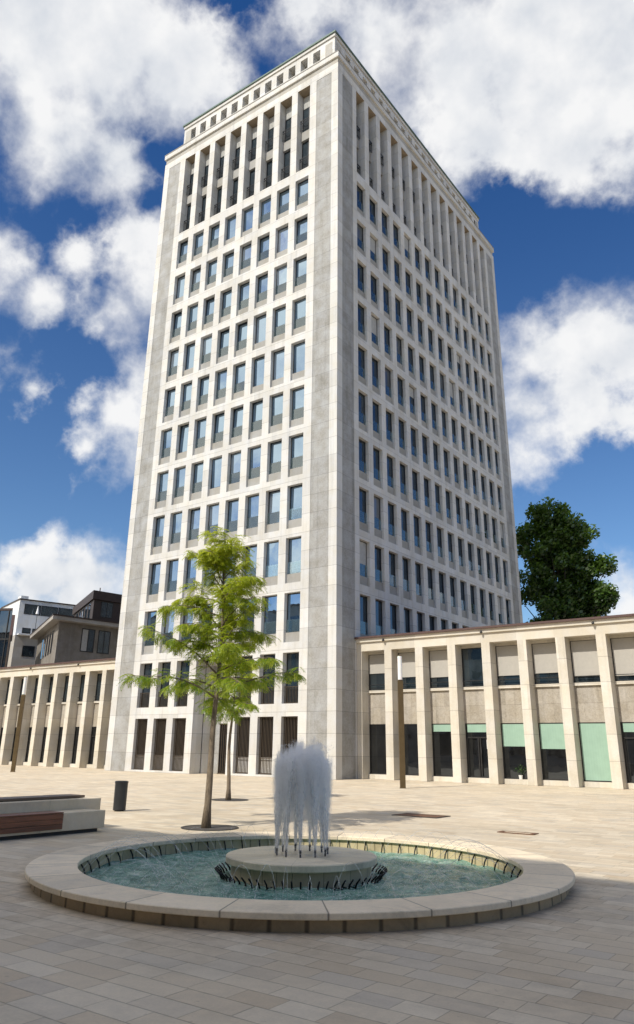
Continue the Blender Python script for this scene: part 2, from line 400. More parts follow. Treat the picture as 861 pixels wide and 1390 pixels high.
M['wood']=wood('red_brown_hardwood',(.20,.072,.032)); M['woodgrey']=wood('weathered_hardwood',(.16,.11,.075))
M['lamp']=simple('brown_bronze_lamp_post',(.13,.092,.045),.42,.5)
def lampglass():
    m,t,b=newmat('opal_lamp_tube'); b.inputs['Base Color'].default_value=(.82,.82,.80,1); b.inputs['Roughness'].default_value=.25; b.inputs['Subsurface Weight'].default_value=.15
    o=t.obj(); n=t.noise(o,3,3); k=t.mapr(n,.3,.7,.94,1.0); t.set(b.inputs['Base Color'],t.mix(1.0,(.84,.84,.82),t.comb(k,k,k),'MULTIPLY')); return m
M['opal']=lampglass()
M['bg_stone']=stone('brown_grey_render',(.22,.20,.175),blotch=.25,stain=.15,slab_h=1.2,slab_w=1.6,joint=.2,fine=.1)
M['bg_white']=stone('white_render',(.66,.68,.70),blotch=.04,stain=.08,joint=.15,slab_h=3,fine=.02)
M['bg_beige']=stone('beige_render',(.36,.34,.31),blotch=.1,stain=.1,joint=.2,slab_h=1.4,fine=.05)
M['bg_metal']=simple('dark_brown_metal_cladding',(.05,.034,.030),.5,.3)
M['bg_darkglass']=glass_mat('black_glass',dark=(.006,.007,.008),refl=.10,blind=0)
M['bg_brick']=stone('brown_brick',(.16,.125,.10),blotch=.15,joint=.3,slab_h=.3)
M['canvas']=simple('white_canvas',(.75,.76,.78),.8,var=.03)

# ------------------------------------------------------------------ camera
R=((0.8115351944,-0.5529170662,0.1889268275),(0.5841824733,0.7612018453,-0.2816071530),(0.0118939512,0.3389018570,0.9407465468))
cam=bpy.data.cameras.new('camera'); co=bpy.data.objects.new('camera',cam); COL.objects.link(co); scene.camera=co
mw=Matrix.Identity(4)
for i in range(3):
    mw[i][0]=R[i][0]; mw[i][1]=R[i][2]; mw[i][2]=-R[i][1]
mw[0][3],mw[1][3],mw[2][3]=25.22463,-36.86222,1.65001
co.matrix_world=mw
cam.sensor_fit='VERTICAL'; cam.sensor_height=36; cam.sensor_width=36*861/1390; cam.lens=1014.2347/1390*36
cam.shift_y=-45/1390; cam.clip_start=.1; cam.clip_end=3000

# ------------------------------------------------------------------ light
SUN_EL=rad(43); hx,hy=.15,.989   # horizontal travel direction of the light
sd=Vector((hx*math.cos(SUN_EL),hy*math.cos(SUN_EL),-math.sin(SUN_EL))).normalized()
sl=bpy.data.lights.new('sun','SUN'); sl.energy=4.2; sl.angle=rad(.53); sl.color=(1.0,.94,.84)
so=bpy.data.objects.new('sun',sl); COL.objects.link(so); so.rotation_euler=sd.to_track_quat('-Z','Y').to_euler(); so.location=(0,-60,80)

w=bpy.data.worlds.new('World'); scene.world=w; w.use_nodes=True
t=NT(w.node_tree); bgn=t.N['Background']; wo=t.N['World Output']
sky=t.n('ShaderNodeTexSky',sky_type='NISHITA',sun_disc=False,sun_elevation=SUN_EL,sun_rotation=math.atan2(-hx,-hy),air_density=1.0,dust_density=.6,ozone_density=2.0)
gen=t.N.new('ShaderNodeTexCoord').outputs['Generated']
dirn=t.vmath('NORMALIZE',gen); dx,dy,dz=t.sep(dirn)
tint=t.mix(t.mapr(dz,.15,.75),(.80,1.0,1.17),(.235,.60,1.06))
skyc=t.mix(1.0,sky.outputs[0],tint,'MULTIPLY')
t.set(bgn.inputs['Color'],skyc); bgn.inputs['Strength'].default_value=.105
CL=[(-0.62,0.305,0.723,0.106),(-0.561,0.366,0.742,0.105),(-0.53,0.434,0.729,0.087),(-0.656,0.359,0.664,0.091),(-0.626,0.432,0.649,0.069),(-0.641,0.493,0.588,0.06),(-0.683,0.514,0.519,0.053),(-0.649,0.537,0.54,0.063),(-0.744,0.379,0.551,0.035),(-0.781,0.465,0.417,0.039),(-0.747,0.524,0.409,0.034),(-0.722,0.562,0.404,0.055),(-0.758,0.544,0.36,0.046),(-0.726,0.591,0.353,0.052),(-0.696,0.566,0.441,0.041),(-0.816,0.548,0.182,0.054),(-0.773,0.603,0.196,0.051),(-0.839,0.512,0.183,0.04),(-0.797,0.579,0.171,0.055),(-0.375,0.491,0.786,0.063),(-0.314,0.55,0.774,0.098),(-0.251,0.608,0.753,0.108),(-0.163,0.648,0.744,0.122),(-0.084,0.695,0.714,0.128),(-0.255,0.669,0.698,0.065),(-0.226,0.705,0.672,0.039),(-0.156,0.728,0.667,0.068),(-0.117,0.758,0.642,0.05),(-0.306,0.602,0.738,0.059),(-0.201,0.845,0.496,0.062),(-0.168,0.869,0.466,0.078),(-0.258,0.843,0.472,0.064),(-0.238,0.877,0.419,0.072),(-0.292,0.865,0.408,0.064),(-0.319,0.874,0.366,0.046),(-0.193,0.898,0.395,0.048),(-0.298,0.822,0.486,0.037),(-0.223,0.955,0.196,0.045),(-0.254,0.945,0.207,0.034),(-0.213,0.964,0.16,0.04),(-0.69,0.45,0.568,0.03),(-0.70,0.50,0.50,0.03),(-0.735,0.44,0.515,0.022)]
acc=None
for cx_,cy_,cz_,cr in CL:
    d=t.vmath('DISTANCE',dirn,(cx_,cy_,cz_),out=1)
    v=t.math('DIVIDE',t.math('SUBTRACT',cr*1.06,d),.055)
    acc=v if acc is None else t.math('SMOOTH_MAX',acc,v,.25)
acc=t.math('SUBTRACT',acc,.15)
acc=t.math('MAXIMUM',acc,-1.6)
# unseen cumulus over the rest of the dome, thinned eastward to dim the long facade
fwd=t.vmath('DOT_PRODUCT',dirn,(-.553,.761,.339),out=1)
other=t.math('SUBTRACT',t.math('MULTIPLY',t.noise(dirn,2.6,3,.5),4.6),1.95)
other=t.math('ADD',other,t.mapr(fwd,.72,.84,0,-3.0)); other=t.math('SUBTRACT',other,t.mapr(dx,.05,.5,0,.85))
acc=t.math('MAXIMUM',acc,other)
nA=t.noise(dirn,7.0,12,.60,.0); nB=t.noise(t.vmath('ADD',dirn,(-.008,-.022,.028)),7.0,5,.55,.0)
nA5=t.noise(dirn,7.0,5,.55,.0); nL=t.noise(dirn,3.4,4,.5)
bil=t.math('ABSOLUTE',t.math('SUBTRACT',t.noise(dirn,17.0,5,.55),.5))
edge=t.math('ADD',acc,t.math('MULTIPLY',t.math('SUBTRACT',nA,.5),3.6))
edge=t.math('SUBTRACT',edge,t.math('MULTIPLY',bil,2.0))
dens=t.mapr(edge,-.50,t.mapr(t.noise(dirn,5.0,3,.5),.38,.62,.25,1.6),0,1,True)
lit=t.math('ADD',.72,t.math('MULTIPLY',t.math('SUBTRACT',nA5,nB),2.6))
lit=t.math('SUBTRACT',lit,t.math('MULTIPLY',bil,.9))
lit=t.math('SUBTRACT',lit,t.math('MULTIPLY',t.mapr(edge,.6,1.8),t.mapr(nL,.45,.62,0,.30)))
lit=t.math('ADD',lit,t.mapr(edge,.0,.7,.25,0.10))
ccol=t.mix(t.math('ADD',lit,0,clamp=True),(.60,.655,.74),(1,1,1))
# unseen clouds behind the view, brightened and warmed as added fill light
wfill=t.mapr(dy,.25,-.35,0,1)
ccol=t.mix(wfill,ccol,t.mix(1.0,ccol,(1.95,1.76,1.48),'MULTIPLY'))
cb=t.n('ShaderNodeBackground',ins={'Color':ccol,'Strength':.95})
mx=t.n('ShaderNodeMixShader'); t.L.new(t.math('MULTIPLY',dens,.97),mx.inputs[0]); t.L.new(bgn.outputs[0],mx.inputs[1]); t.L.new(cb.outputs[0],mx.inputs[2])
t.L.new(mx.outputs[0],wo.inputs[0])

# ------------------------------------------------------------------ ground
FC=(18.237,-27.50)
g=MB(); n=64; rings=[3.2,6,14,40,120,700]
for a,b in zip(rings[:-1],rings[1:]):
    for k in range(n):
        w0,w1=2*math.pi*k/n,2*math.pi*(k+1)/n
        g.face([(FC[0]+r*math.cos(q),FC[1]+r*math.sin(q),0) for r,q in ((a,w0),(b,w0),(b,w1),(a,w1))])
gr=g.build('plaza_paving',M['paving']); gr['kind']='structure'

# ------------------------------------------------------------------ tower
W_L,W_R,H=19.62,30.52,53.0
def FL(s,d,z): return (-s,d,z)           # facade toward the plaza
def FR(s,d,z): return (-d,s,z)           # long facade
tower=thing('office_tower','tall pale stone office tower with a grid of recessed windows and arcaded attic','tower')
PIT_L,PIT_R=1.844,1.8515; OPW=1.25; OFF=2.73; OFFR=2.63
NL,NR=8,14
tz=[3.41,7.15,10.85,14.45]+[14.45+3.594*i for i in range(1,9)]   # opening tops, floors 0..11
bz=[.12,4.14]+[tz[i-1]+(.62 if i<10 else .76) for i in range(2,12)]
TB=tz[11]+.85; TT=52.33
fr=MB(); pn=MB(); sp=MB(); core=MB()
DP=.95
def colx(i,right): return (OFFR+PIT_R*i) if right else (OFF+PIT_L*i)
for right in (False,True):
    T=FR if right else FL; L=W_R if right else W_L; N=NR if right else NL; off=OFFR if right else OFF
    # corner strips and panels
    for mir in (False,True):
        def S(a,b): return (L-b,L-a) if mir else (a,b)
        a,b=S(.62,2.08); pn.box(a,b,.025,DP,0,TT,0,T)
        a,b=S(2.08,off); fr.box(a,b,0,DP,0,TT,0,T)
    # pilasters
    for i in range(N-1):
        s0=colx(i,right)+OPW; s1=colx(i+1,right)
        if not right and i==3:  # between the two bays of the portal the pier starts above it
            fr.box(s0,s1,0,DP,tz[1],TT,0,T)
        else: fr.box(s0,s1,0,DP,0,TT,0,T)
    for i in range(N):
        s0=colx(i,right); s1=s0+OPW
        portal=(not right) and i in (3,4)
        for f in range(0,12):
            # beam above floor f
            zt=tz[f]; zb=bz[f+1] if f<11 else TB
            if portal and f==0: continue
            fr.box(s0,s1,.004,.62,zt,zb,0,T)
        # spandrel panels in the recess above each sill
        for f in range(2,12):
            if right: sp.box(s0,s1,.15,.62,bz[f],bz[f]+.62,0,T)
            else:
                q=MB(); q.box(s0,s1,.18,.62,bz[f],bz[f]+.62,0,T); q.build('spandrel',M['stone_spandrel'],tower)
        if not portal: fr.box(s0,s1,.004,.62,0,bz[0],0,T)
    # head beam
    fr.box(.62,L-.62,.0,DP,TT,H,0,T) if not right else fr.box(.62,L-.62,.0,DP,TT,H,0,T)
# corner posts
for x0,x1,y0,y1 in ((-.62,0,0,.62),(-W_L,-W_L+.62,0,.62),(-.62,0,W_R-.62,W_R),(-W_L,-W_L+.62,W_R-.62,W_R)):
    fr.box(x0,x1,y0,y1,0,H)
# plain rear faces
pn.box(-W_L,-W_L+.3,.62,W_R-.62,0,H); pn.box(-W_L+.62,-.62,W_R-.3,W_R,0,H)
fr.build('stone_frame',M['stone_light'],tower)
pn.build('corner_panel',M['stone_panel'],tower)
spo=sp.build('spandrel',M['stone_spandrel'],tower); spo['kind']='stuff'
core.box(-W_L+DP,-DP,DP+.9,W_R-.5,0,H-.1)
core.box(-W_L+DP,-11.5,DP,DP+.9,0,H-.1); core.box(-8.1,-DP,DP,DP+.9,0,H-.1); core.box(-11.5,-8.1,DP,DP+.9,7.4,H-.1)
core.build('inner_core',M['dark'],tower)
# cornice
cn=MB(); cn.box(-W_L+.06,-.06,.06,W_R-.06,H,53.58,1); cn.box(-W_L-.08,.08,-.08,W_R+.08,53.58,54.05,0); cn.box(-W_L-.10,.10,-.10,W_R+.10,54.05,54.15,2)
cn.build('cornice',[M['stone_light'],M['stone_band'],M['roof']],tower)
# attic storey
at=MB(); ai=1.05
for right in (False,True):
    T=(lambda s,d,z: FR(s,d+ai,z)) if right else (lambda s,d,z: FL(s,d+ai,z))
    L=W_R if right else W_L; N=20 if right else 12
    p=1.349 if right else 1.318; c0=3.03 if right else 2.9; ow=.74
    lo,hi=ai,L-ai
    at.box(lo+(.7 if right else 0),hi,0,.7,54.15,55.85,0,T); at.box(lo+(.7 if right else 0),hi,0,.7,57.05,57.42,0,T)
    edges=[lo+(.7 if right else 0)]
    for i in range(N): edges += [c0+p*i-ow/2,c0+p*i+ow/2]
    edges.append(hi)
    for j in range(0,len(edges),2): at.box(edges[j],edges[j+1],0,.7,55.85,57.05,0,T)
    at.box(lo+.25,lo+.95,-.02,0,55.2,57.1,1,T); at.box(hi-.95,hi-.25,-.02,0,55.2,57.1,1,T)
    at.box(c0-ow/2-.05,c0+p*(N-1)+ow/2+.05,.72,.8,55.6,57.3,1,T)
at.box(-W_L+ai+.07,-ai-.07,ai+.07,W_R-ai-.07,57.42,57.56,1)
at.box(-W_L+ai-.06,-ai+.06,ai-.06,W_R-ai+.06,57.56,57.86,0)
ao=at.build('attic',[M['stone_light'],M['stone_band']],tower)
rf=MB(); rf.box(-W_L+ai-.16,-ai+.16,ai-.16,W_R-ai+.16,57.86,58.02); rf.build('roof_edge',M['copper'],ao)
# windows of the plaza facade: frame > pane, glass guard
def win_mesh(w,h,bar=.055):
    f=MB(); f.box(0,bar,0,.07,0,h); f.box(w-bar,w,0,.07,0,h); f.box(bar,w-bar,0,.07,0,bar*1.4); f.box(bar,w-bar,0,.07,h-bar,h)
    return f.mesh('window',M['frame'])
def pane_mesh(w,h,mat,bar=.05):
    f=MB(); f.face([(bar,.035,bar),(w-bar,.035,bar),(w-bar,.035,h-bar),(bar,.035,h-bar)]); return f.mesh('pane',mat)
gm=MB(); gm.box(.03,OPW-.03,-.05,-.035,0.02,.80); gmesh=gm.mesh('glass_guard',M['guard'])
random.seed(11)
for f in range(2,12):
    h=tz[f]-(bz[f]+.62); wm=win_mesh(OPW,h); pm=pane_mesh(OPW,h,M['glass_l'])
    for i in range(NL):
        if f==1: pass
        s=colx(i,False)
        wo_=place(wm,'window',tower,(-(s+OPW),.30,bz[f]+.62))
        place(pm,'pane',wo_,(0,random.uniform(-.004,.004),0),(rad(random.uniform(-1.2,1.2)),0,rad(random.uniform(-1.6,1.6))))
        if random.random()<.9: place(gmesh,'glass_guard',wo_)
# barred windows of the two lowest storeys
gb=MB(); h0=tz[0]-bz[0]
for k in range(11): gb.box(.04+k*.114,.075+k*.114,-.16,-.12,.03,h0-.03)
gb.box(.02,OPW-.02,-.165,-.115,.03,.08); gb.box(.02,OPW-.02,-.165,-.115,h0-.08,h0-.03); gb.box(.02,OPW-.02,-.155,-.125,h0*.27,h0*.27+.04)
gbm=gb.mesh('window_grille',M['bronze'])
gb=MB(); h1=tz[1]-bz[1]
for k in range(11): gb.box(.04+k*.114,.07+k*.114,-.16,-.13,.03,1.0)
gb.box(.02,OPW-.02,-.165,-.125,.97,1.01); gb.box(.02,OPW-.02,-.165,-.125,.03,.07)
gbm1=gb.mesh('window_grille',M['bronze'])
w0,w1=win_mesh(OPW,h0),win_mesh(OPW,h1); p0,p1=pane_mesh(OPW,h0,M['glass_g']),pane_mesh(OPW,h1,M['glass_d'])
pl=MB(); pl.box(.05,OPW-.05,-.02,0,.05,.95); plm=pl.mesh('sill_panel',M['stone_light'])
for i in range(NL):
    s=colx(i,False); x=-(s+OPW)
    if i in (3,4): continue
    o=place(w0,'window',tower,(x,.40,bz[0])); place(p0,'pane',o); place(gbm,'window_grille',o,(0,-.02,0)); place(plm,'sill_panel',o)
    o=place(w1,'window',tower,(x,.40,bz[1])); place(p1,'pane',o,(0,0,0),(0,0,rad(random.uniform(-.6,.6)))); place(gbm1,'window_grille',o,(0,-.02,0))
# entrance portal
xa=-(colx(4,False)+OPW); xb=-colx(3,False)
po=MB(); po.box(xa,xa+.12,1.0,1.75,0,7.0,0); po.box(xb-.12,xb,1.0,1.75,0,7.0,0); po.box(xa+.12,xb-.12,1.0,1.75,6.85,7.1,0)
po.box(xa+.12,xa+.95,1.62,1.75,0,6.85,1); po.box(xb-.62,xb-.12,1.62,1.75,0,6.85,1)
po.box(xa+.95,xb-.62,1.6,1.75,3.1,4.1,0)
prt=po.build('entrance_portal',[M['stone_light'],M['stone_panel']],tower)
dr=MB(); a_,b_=xa+.95,xb-.62
for k in range(9): dr.box(a_+.04+k*(b_-a_-.1)/8,a_+.09+k*(b_-a_-.1)/8,1.58,1.62,.05,3.1)
dr.box(a_,b_,1.56,1.62,3.02,3.1); dr.box(a_,b_,1.56,1.62,0,.06)
d_=dr.build('door',M['bronze'],prt)
dg=MB(); dg.face([(a_,1.68,0),(b_,1.68,0),(b_,1.68,3.1),(a_,1.68,3.1)]); dg.face([(a_,1.68,4.1),(b_,1.68,4.1),(b_,1.68,6.85),(a_,1.68,6.85)]); dg.build('portal_glass',M['glass_g'],prt)
# double-height balcony bays: each french window > curtain box, railing
def fw_parts(z0,h,top):
    f=MB(); w=OPW
    for a,b in ((0,.06),(w/2-.035,w/2+.035),(w-.06,w)): f.box(a,b,0,.07,0,h)
    f.box(.06,w-.06,0,.07,0,.08); f.box(.06,w-.06,0,.07,h-.07,h)
    fm=f.mesh('french_window',M['frame'])
    p=MB(); p.face([(.05,.035,.05),(w-.05,.035,.05),(w-.05,.035,h-.05),(.05,.035,h-.05)]); pm=p.mesh('pane',M['glass_d'])
    r=MB()
    for k in range(12): r.box(.015+k*.11,.033+k*.11,-.30,-.282,0.08,1.05)
    r.box(0,w,-.31,-.272,1.05,1.10); r.box(0,w,-.305,-.277,.78,.81); r.box(0,w,-.305,-.277,.06,.09)
    for a in (0.0,w-.03): r.box(a,a+.03,-.272,-.05,1.05,1.09)
    rm=r.mesh('balcony_railing',M['railing'])
    return fm,pm,rm
lowm=fw_parts(0,2.95,False); upm=fw_parts(0,2.55,True)
cur=MB()
for k in range(14):
    a=.03+k*(OPW-.06)/14; cur.box(a,a+(OPW-.06)/14,-.01+.02*(k%2),.03,2.55,3.75)
curm=cur.mesh('curtain',M['curtain'])
for right in (False,True):
    T=FR if right else FL
    for i in range(NR if right else NL):
        s=colx(i,right)
        mid=MB(); mid.box(s,s+OPW,.55,.94,47.55,48.45,0,T); mid.build('balcony_parapet',M['stone_spandrel'],tower)
        mid=MB(); mid.box(s,s+OPW,.62,.94,TB,44.55,0,T); mid.build('balcony_sill',M['stone_spandrel'],tower)
        fl=MB(); fl.box(s,s+OPW,.004,.94,TT-.012,TT-.002,0,T); fl.build('bay_soffit',M['soffit'],tower)
        mid=MB(); mid.box(s,s+OPW,.80,.94,51.0,TT-.012,0,T); mid.build('bay_head',M['stone_spandrel'],tower)
        for (ms,z0) in ((lowm,44.57),(upm,48.47)):
            if right: loc,rz=(-.74,s,z0),rad(90)
            else: loc,rz=(-(s+OPW),.74,z0),0
            o=place(ms[0],'french_window',tower,loc,(0,0,rz)); place(ms[1],'pane',o,(0,0,0),(rad(random.uniform(-.5,.5)),0,rad(random.uniform(-.6,.6)))); place(ms[2],'balcony_railing',o)
            if ms is upm: place(curm,'curtain',o,(0,0,0))
# long side: one mass of windows (the plaza side holds the hundred largest)
rw=MB(); rnd=random.Random(5)
for f in range(2,12):
    z0=bz[f]+.62; z1=tz[f]
    for i in range(NR):
        s=colx(i,True)
        for a,b,c,d in ((s,s+.06,z0,z1),(s+OPW-.06,s+OPW,z0,z1),(s+.06,s+OPW-.06,z0,z0+.08),(s+.06,s+OPW-.06,z1-.06,z1)):
            rw.box(a,b,.25,.32,c,d,0,FR)
        q=rnd.random(); tl=rnd.uniform(-.012,.012); tv=rnd.uniform(-.01,.01)
        rw.face([FR(s+.05,.29+tl,z0+.05),FR(s+OPW-.05,.29-tl,z0+.05),FR(s+OPW-.05,.29-tl+tv,z1-.05),FR(s+.05,.29+tl+tv,z1-.05)],1,False,q if q>0 else .01)
        rw.box(s+.03,s+OPW-.03,.20,.215,z0+.02,z0+.80,2,FR)
        if rnd.random()<.06:   # pale blind or hung sheet behind the guard
            rw.box(s+.07,s+OPW-.07,.262,.267,z1-rnd.uniform(.5,2.0),z1-.05,3,FR)
ro=rw.build('window',[M['frame'],M['glass_r'],M['guard'],M['curtain']],tower); ro['kind']='stuff'; ro['label']='windows of the shaded long side'

# ------------------------------------------------------------------ low wings
def wing(sign, label, nb):
    """sign +1: wing right of the tower, -1: left"""
    wy=2.2; root=thing('arcade_building',label,'building',group=None)
    x0=0.02 if sign>0 else -W_L-.02
    if sign>0: piers=[1.955+2.058*k for k in range(nb)]
    else: piers=[-21.66-2.055*k for k in range(nb)]
    pw=.485; dep=.84
    def X(a,b): return (min(a,b),max(a,b))
    xe=piers[-1]+(1.0 if sign>0 else -1.0)
    # body behind
    a,b=X(x0,xe)
    back=10.5 if sign>0 else 5.2
    body=MB(); body.box(a,b,wy+dep+.12,wy+back,0,7.7,0); body.build('wall',M['stone_wing'],root)
    be=MB(); be.box(a,b,wy,wy+dep+.12,7.2,7.72,0); be.box(a,b,wy-.12,wy+.5,7.72,7.93,0)
    be.build('entablature',M['stone_beam'],root)
    rfm=MB(); rfm.box(a,b,wy-.26,wy+back+.3,7.93,8.04,0); rfm.build('roof',M['roofbrown'],root)
    pm=MB(); pm.box(0,pw,0,dep+.12,0,7.2); pme=pm.mesh('pillar',M['stone_wing'])
    for p in piers: place(pme,'pillar',root,(p,wy,0))
    if sign>0: jb=MB(); jb.box(.02,.36,wy+.003,wy+dep+.12,0,7.2); jb.build('jamb',M['stone_wing'],root)
    # bays
    if sign>0: bays=[(.36,piers[0])]+[(piers[k]+pw,piers[k+1]) for k in range(nb-1)]
    else: bays=[(piers[0]+pw,-W_L-.02)]+[(piers[k+1]+pw,piers[k]) for k in range(nb-1)]
    for a,b in bays:
        pd=MB(); pd.box(a,b,wy+.78,wy+dep+.12,3.02,4.80); pd.build('infill_panel',M['stone_wingpanel'],root)
        for nm,y_,z0_,z1_ in (('sill',.66,4.80,4.94),('base_strip',.62,0,.26),('window_head',.80,7.06,7.195)):
            pd=MB(); pd.box(a,b,wy+y_,wy+dep+.12,z0_,z1_); pd.build(nm,M['stone_wing'],root)
    up_b=[.52,.66,.70,0,.74,.72,.84,.86,.8,.8,.7,.8,.6,.7]; lo_b=[0,0,.14,-1,.42,.46,1.0,-1,.4,.5,.3,1,.5,.4]
    # (blind height as a share of the window; -1 marks a door)
    h=7.06-4.94; h2=3.02-.26
    rn=random.Random(3)
    for k,(a,b) in enumerate(bays):
        wd=b-a
        f=MB()
        for q in ((0,.05,0,h),(wd-.05,wd,0,h)): f.box(q[0],q[1],0,.07,q[2],q[3])
        f.box(.05,wd-.05,0,.07,0,.06); f.box(.05,wd-.05,0,.07,h-.05,h); f.box(.05,wd-.05,-.16,-.13,.30,.335)
        o=f.build('window',M['frame'],root,loc=(a,wy+.80,4.94))
        place(pane_mesh(wd,h,M['glass_d']),'pane',o,(0,0,0),(0,0,rad(rn.uniform(-.8,.8))))
        if sign>0 and up_b[k]>0:
            bl=MB(); hb=h*up_b[k]; bl.box(.06,wd-.055,-.03,-.015,h-hb,h-.03); bl.box(.055,wd-.05,-.045,-.005,h-hb-.03,h-hb); bl.build('blind',M['greyblind'],o)
        f=MB()
        for q in ((0,.06),(wd-.06,wd)): f.box(q[0],q[1],0,.07,0,h2)
        f.box(.06,wd-.06,0,.07,0,.06); f.box(.06,wd-.06,0,.07,h2-.05,h2)
        isdoor=(sign>0 and lo_b[k]<0) or (sign<0 and k==2)
        if isdoor:
            f.box(.06,wd-.06,-.04,.09,2.05-.26+.2,2.05-.26+.27); f.box(wd*.52,wd*.52+.07,-.04,.09,.0,2.02); f.box(wd*.45,wd*.45+.06,-.04,.09,.0,2.02)
            f.box(.06,.13,-.04,.09,.06,2.02)
        o=f.build('door' if isdoor else 'window',M['frame'],root,loc=(a,wy+.80,.26))
        place(pane_mesh(wd,h2,M['glass_g']),'pane',o,(0,0,0),(0,0,rad(rn.uniform(-.6,.6))))
        if isdoor:
            hd=MB(); hd.tube([(wd*.58,-.10,.75),(wd*.58,-.10,1.55)],.014,8); hd.tube([(wd*.58,-.10,.8),(wd*.58,-.02,.8)],.01,6); hd.tube([(wd*.58,-.10,1.5),(wd*.58,-.02,1.5)],.01,6); hd.build('handle',M['canvas'] if sign<0 else M['frame'],o)
            if sign>0:
                bl=MB(); bl.box(.10,wd-.06,.012,.02,2.3,h2-.05); bl.build('blind',M['green'],o)
                if k==3:
                    nt=MB(); nt.box(wd*.76,wd*.97,.010,.018,1.45,1.92); nt.build('notice',M['paper'],o)
        elif sign>0 and lo_b[k]>0:
            bl=MB(); hb=(h2-.1)*lo_b[k]; bl.box(.065,wd-.065,.008,.018,h2-.05-hb,h2-.05); bl.build('blind',M['green'],o)
    cl=MB(); cl.tube([(0,0,-.10),(0,0,0)],[.05,.07],10); cl.box(-.02,.02,-.02,.10,0,.05); clm=cl.mesh('cornice_light',M['frame'])
    for x in ([2.0,8.25,14.3] if sign>0 else [-26.6,-33.0]): place(clm,'cornice_light',root,(x,wy-.20,7.78))
    return root
wing(1,'two storey limestone arcade building with grey upper blinds and mint green lower blinds',14)
wing(-1,'two storey limestone arcade building with dark windows and no blinds',12)

# potted plant on the sill of the fifth ground floor window
px=1.955+2.058*3+.485+.95
pt=thing('potted_plant','small leafy plant in a white pot behind the pillars on a ground floor window sill','potted plant',(px,2.2+.70,.26))
q=MB(); q.lathe([(.0,.0),(.085,.0),(.11,.20),(.10,.20),(.085,.16),(0,.16)],20); q.build('pot',M['paper'],pt)
q=MB(); rn=random.Random(2)
for k in range(60):
    a=rn.uniform(0,6.28); el=rn.uniform(.5,1.5); ln=rn.uniform(.15,.5); d=Vector((math.cos(a)*math.cos(el),math.sin(a)*math.cos(el)*.3,math.sin(el)))
    b=Vector((0,0,.16))+d*ln; s=Vector((-math.sin(a),math.cos(a),0))*.035; e=b+d*.13+Vector((0,0,-.04)); m_=(b+e)/2
    q.face([b,m_+s,e,m_-s],0,False,rn.uniform(.05,1))
    if k%4==0: q.tube([(0,0,.15),b],.005,4)
q.build('foliage',M['houseplant'],pt)

# ------------------------------------------------------------------ street furniture
def lamp(loc,label,rz=0):
    r=thing('street_lamp',label,'street lamp',loc,rz,'slim bronze lamp columns on the plaza')
    m=MB(); m.box(-.125,.125,-.07,.07,0,4.66); m.box(-.10,.10,-.055,.055,4.66,4.70); m.box(-.15,.15,-.10,.10,0,.02); m.build('post',M['lamp'],r,bevel=.012)
    m=MB(); m.lathe([(0,4.70),(.10,4.70),(.105,4.74),(.105,5.74),(.10,5.78),(0,5.78)],24); m.build('lamp_tube',M['opal'],r)
    m=MB(); m.lathe([(0,5.78),(.09,5.78),(.09,5.83),(0,5.85)],24); m.build('cap',M['lamp'],r)
lamp((7.26,-5.3,0),'slim bronze lamp column with white tube before the arcade with mint blinds',rad(36))
lamp((-19.8,-7.06,0),'slim bronze lamp column with white tube before the arcade without blinds',rad(36))

b=thing('litter_bin','dark grey round litter bin standing beside the stone bench','litter bin',(8.2,-22.24,0))
m=MB(); m.lathe([(0,.02),(.15,.02),(.168,.03),(.172,.70),(.172,.745),(.150,.75),(.145,.70),(.14,.66),(0,.66)],32); m.build('body',M['bin'],b)
m=MB(); m.lathe([(.12,.02),(.12,0),(0,0)],24); m.build('foot',M['iron'],b)
m=MB(); m.lathe([(.174,.69),(.180,.695),(.180,.735),(.174,.74)],32); m.build('lid_ring',M['bin'],b)

bn=thing('stone_bench','long two tier stone bench with red brown timber front beside the litter bin','bench',(11.9,-25.77,0))
m=MB(); m.box(-.60,0,-7,0,.07,.395); m.build('seat_block',M['bench'],bn,bevel=.012)
m=MB(); m.box(-.55,-.09,-6.9,-.10,0,.07); m.build('plinth',M['iron'],bn)
m=MB(); m.box(-1.45,-.603,-7,.35,.0,.59); m.build('back_block',M['bench'],bn,bevel=.012)
m=MB()
for k in range(3): m.box(.001,.035,-7,-1.05,.115+k*.093,.115+k*.093+.088)
m.box(-.40,.035,-7,-1.05,.396,.415); m.build('timber_front',M['wood'],bn,bevel=.004)
m=MB()
for k in range(2): m.box(-1.35+k*.26,-1.35+k*.26+.25,-1.95,.1,.60,.645)
m.box(-1.3,-.9,-1.9,-1.8,.59,.60); m.box(-1.3,-.9,-.1,0,.59,.60); m.build('timber_seat',M['woodgrey'],bn,bevel=.006)

dcov=thing('manhole_cover','rust brown rectangular steel cover set in the paving beyond the fountain','manhole cover',(14.9,-17.8,.004))
m=MB(); m.box(-.62,.62,-.36,.36,0,.012); m.build('cover_plate',M['rust'],dcov)
m=MB(); m.box(-.66,.66,-.40,-.362,0,.015); m.box(-.66,.66,.362,.40,0,.015); m.box(-.66,-.622,-.362,.362,0,.015); m.box(.622,.66,-.362,.362,0,.015); m.build('frame',M['iron'],dcov)
dfr=thing('drain_frame','narrow dark drain frame with stone inlay in the paving near the rim','drain',(18.5,-20.2,.004))
m=MB(); m.box(-.40,.40,-.16,-.10,0,.012); m.box(-.40,.40,.10,.16,0,.012); m.box(-.40,-.30,-.10,.10,0,.012); m.box(.30,.40,-.10,.10,0,.012); m.build('frame',M['rust'],dfr)
m=MB(); m.box(-.30,.30,-.10,.10,0,.006); m.build('inlay',M['bench'],dfr)

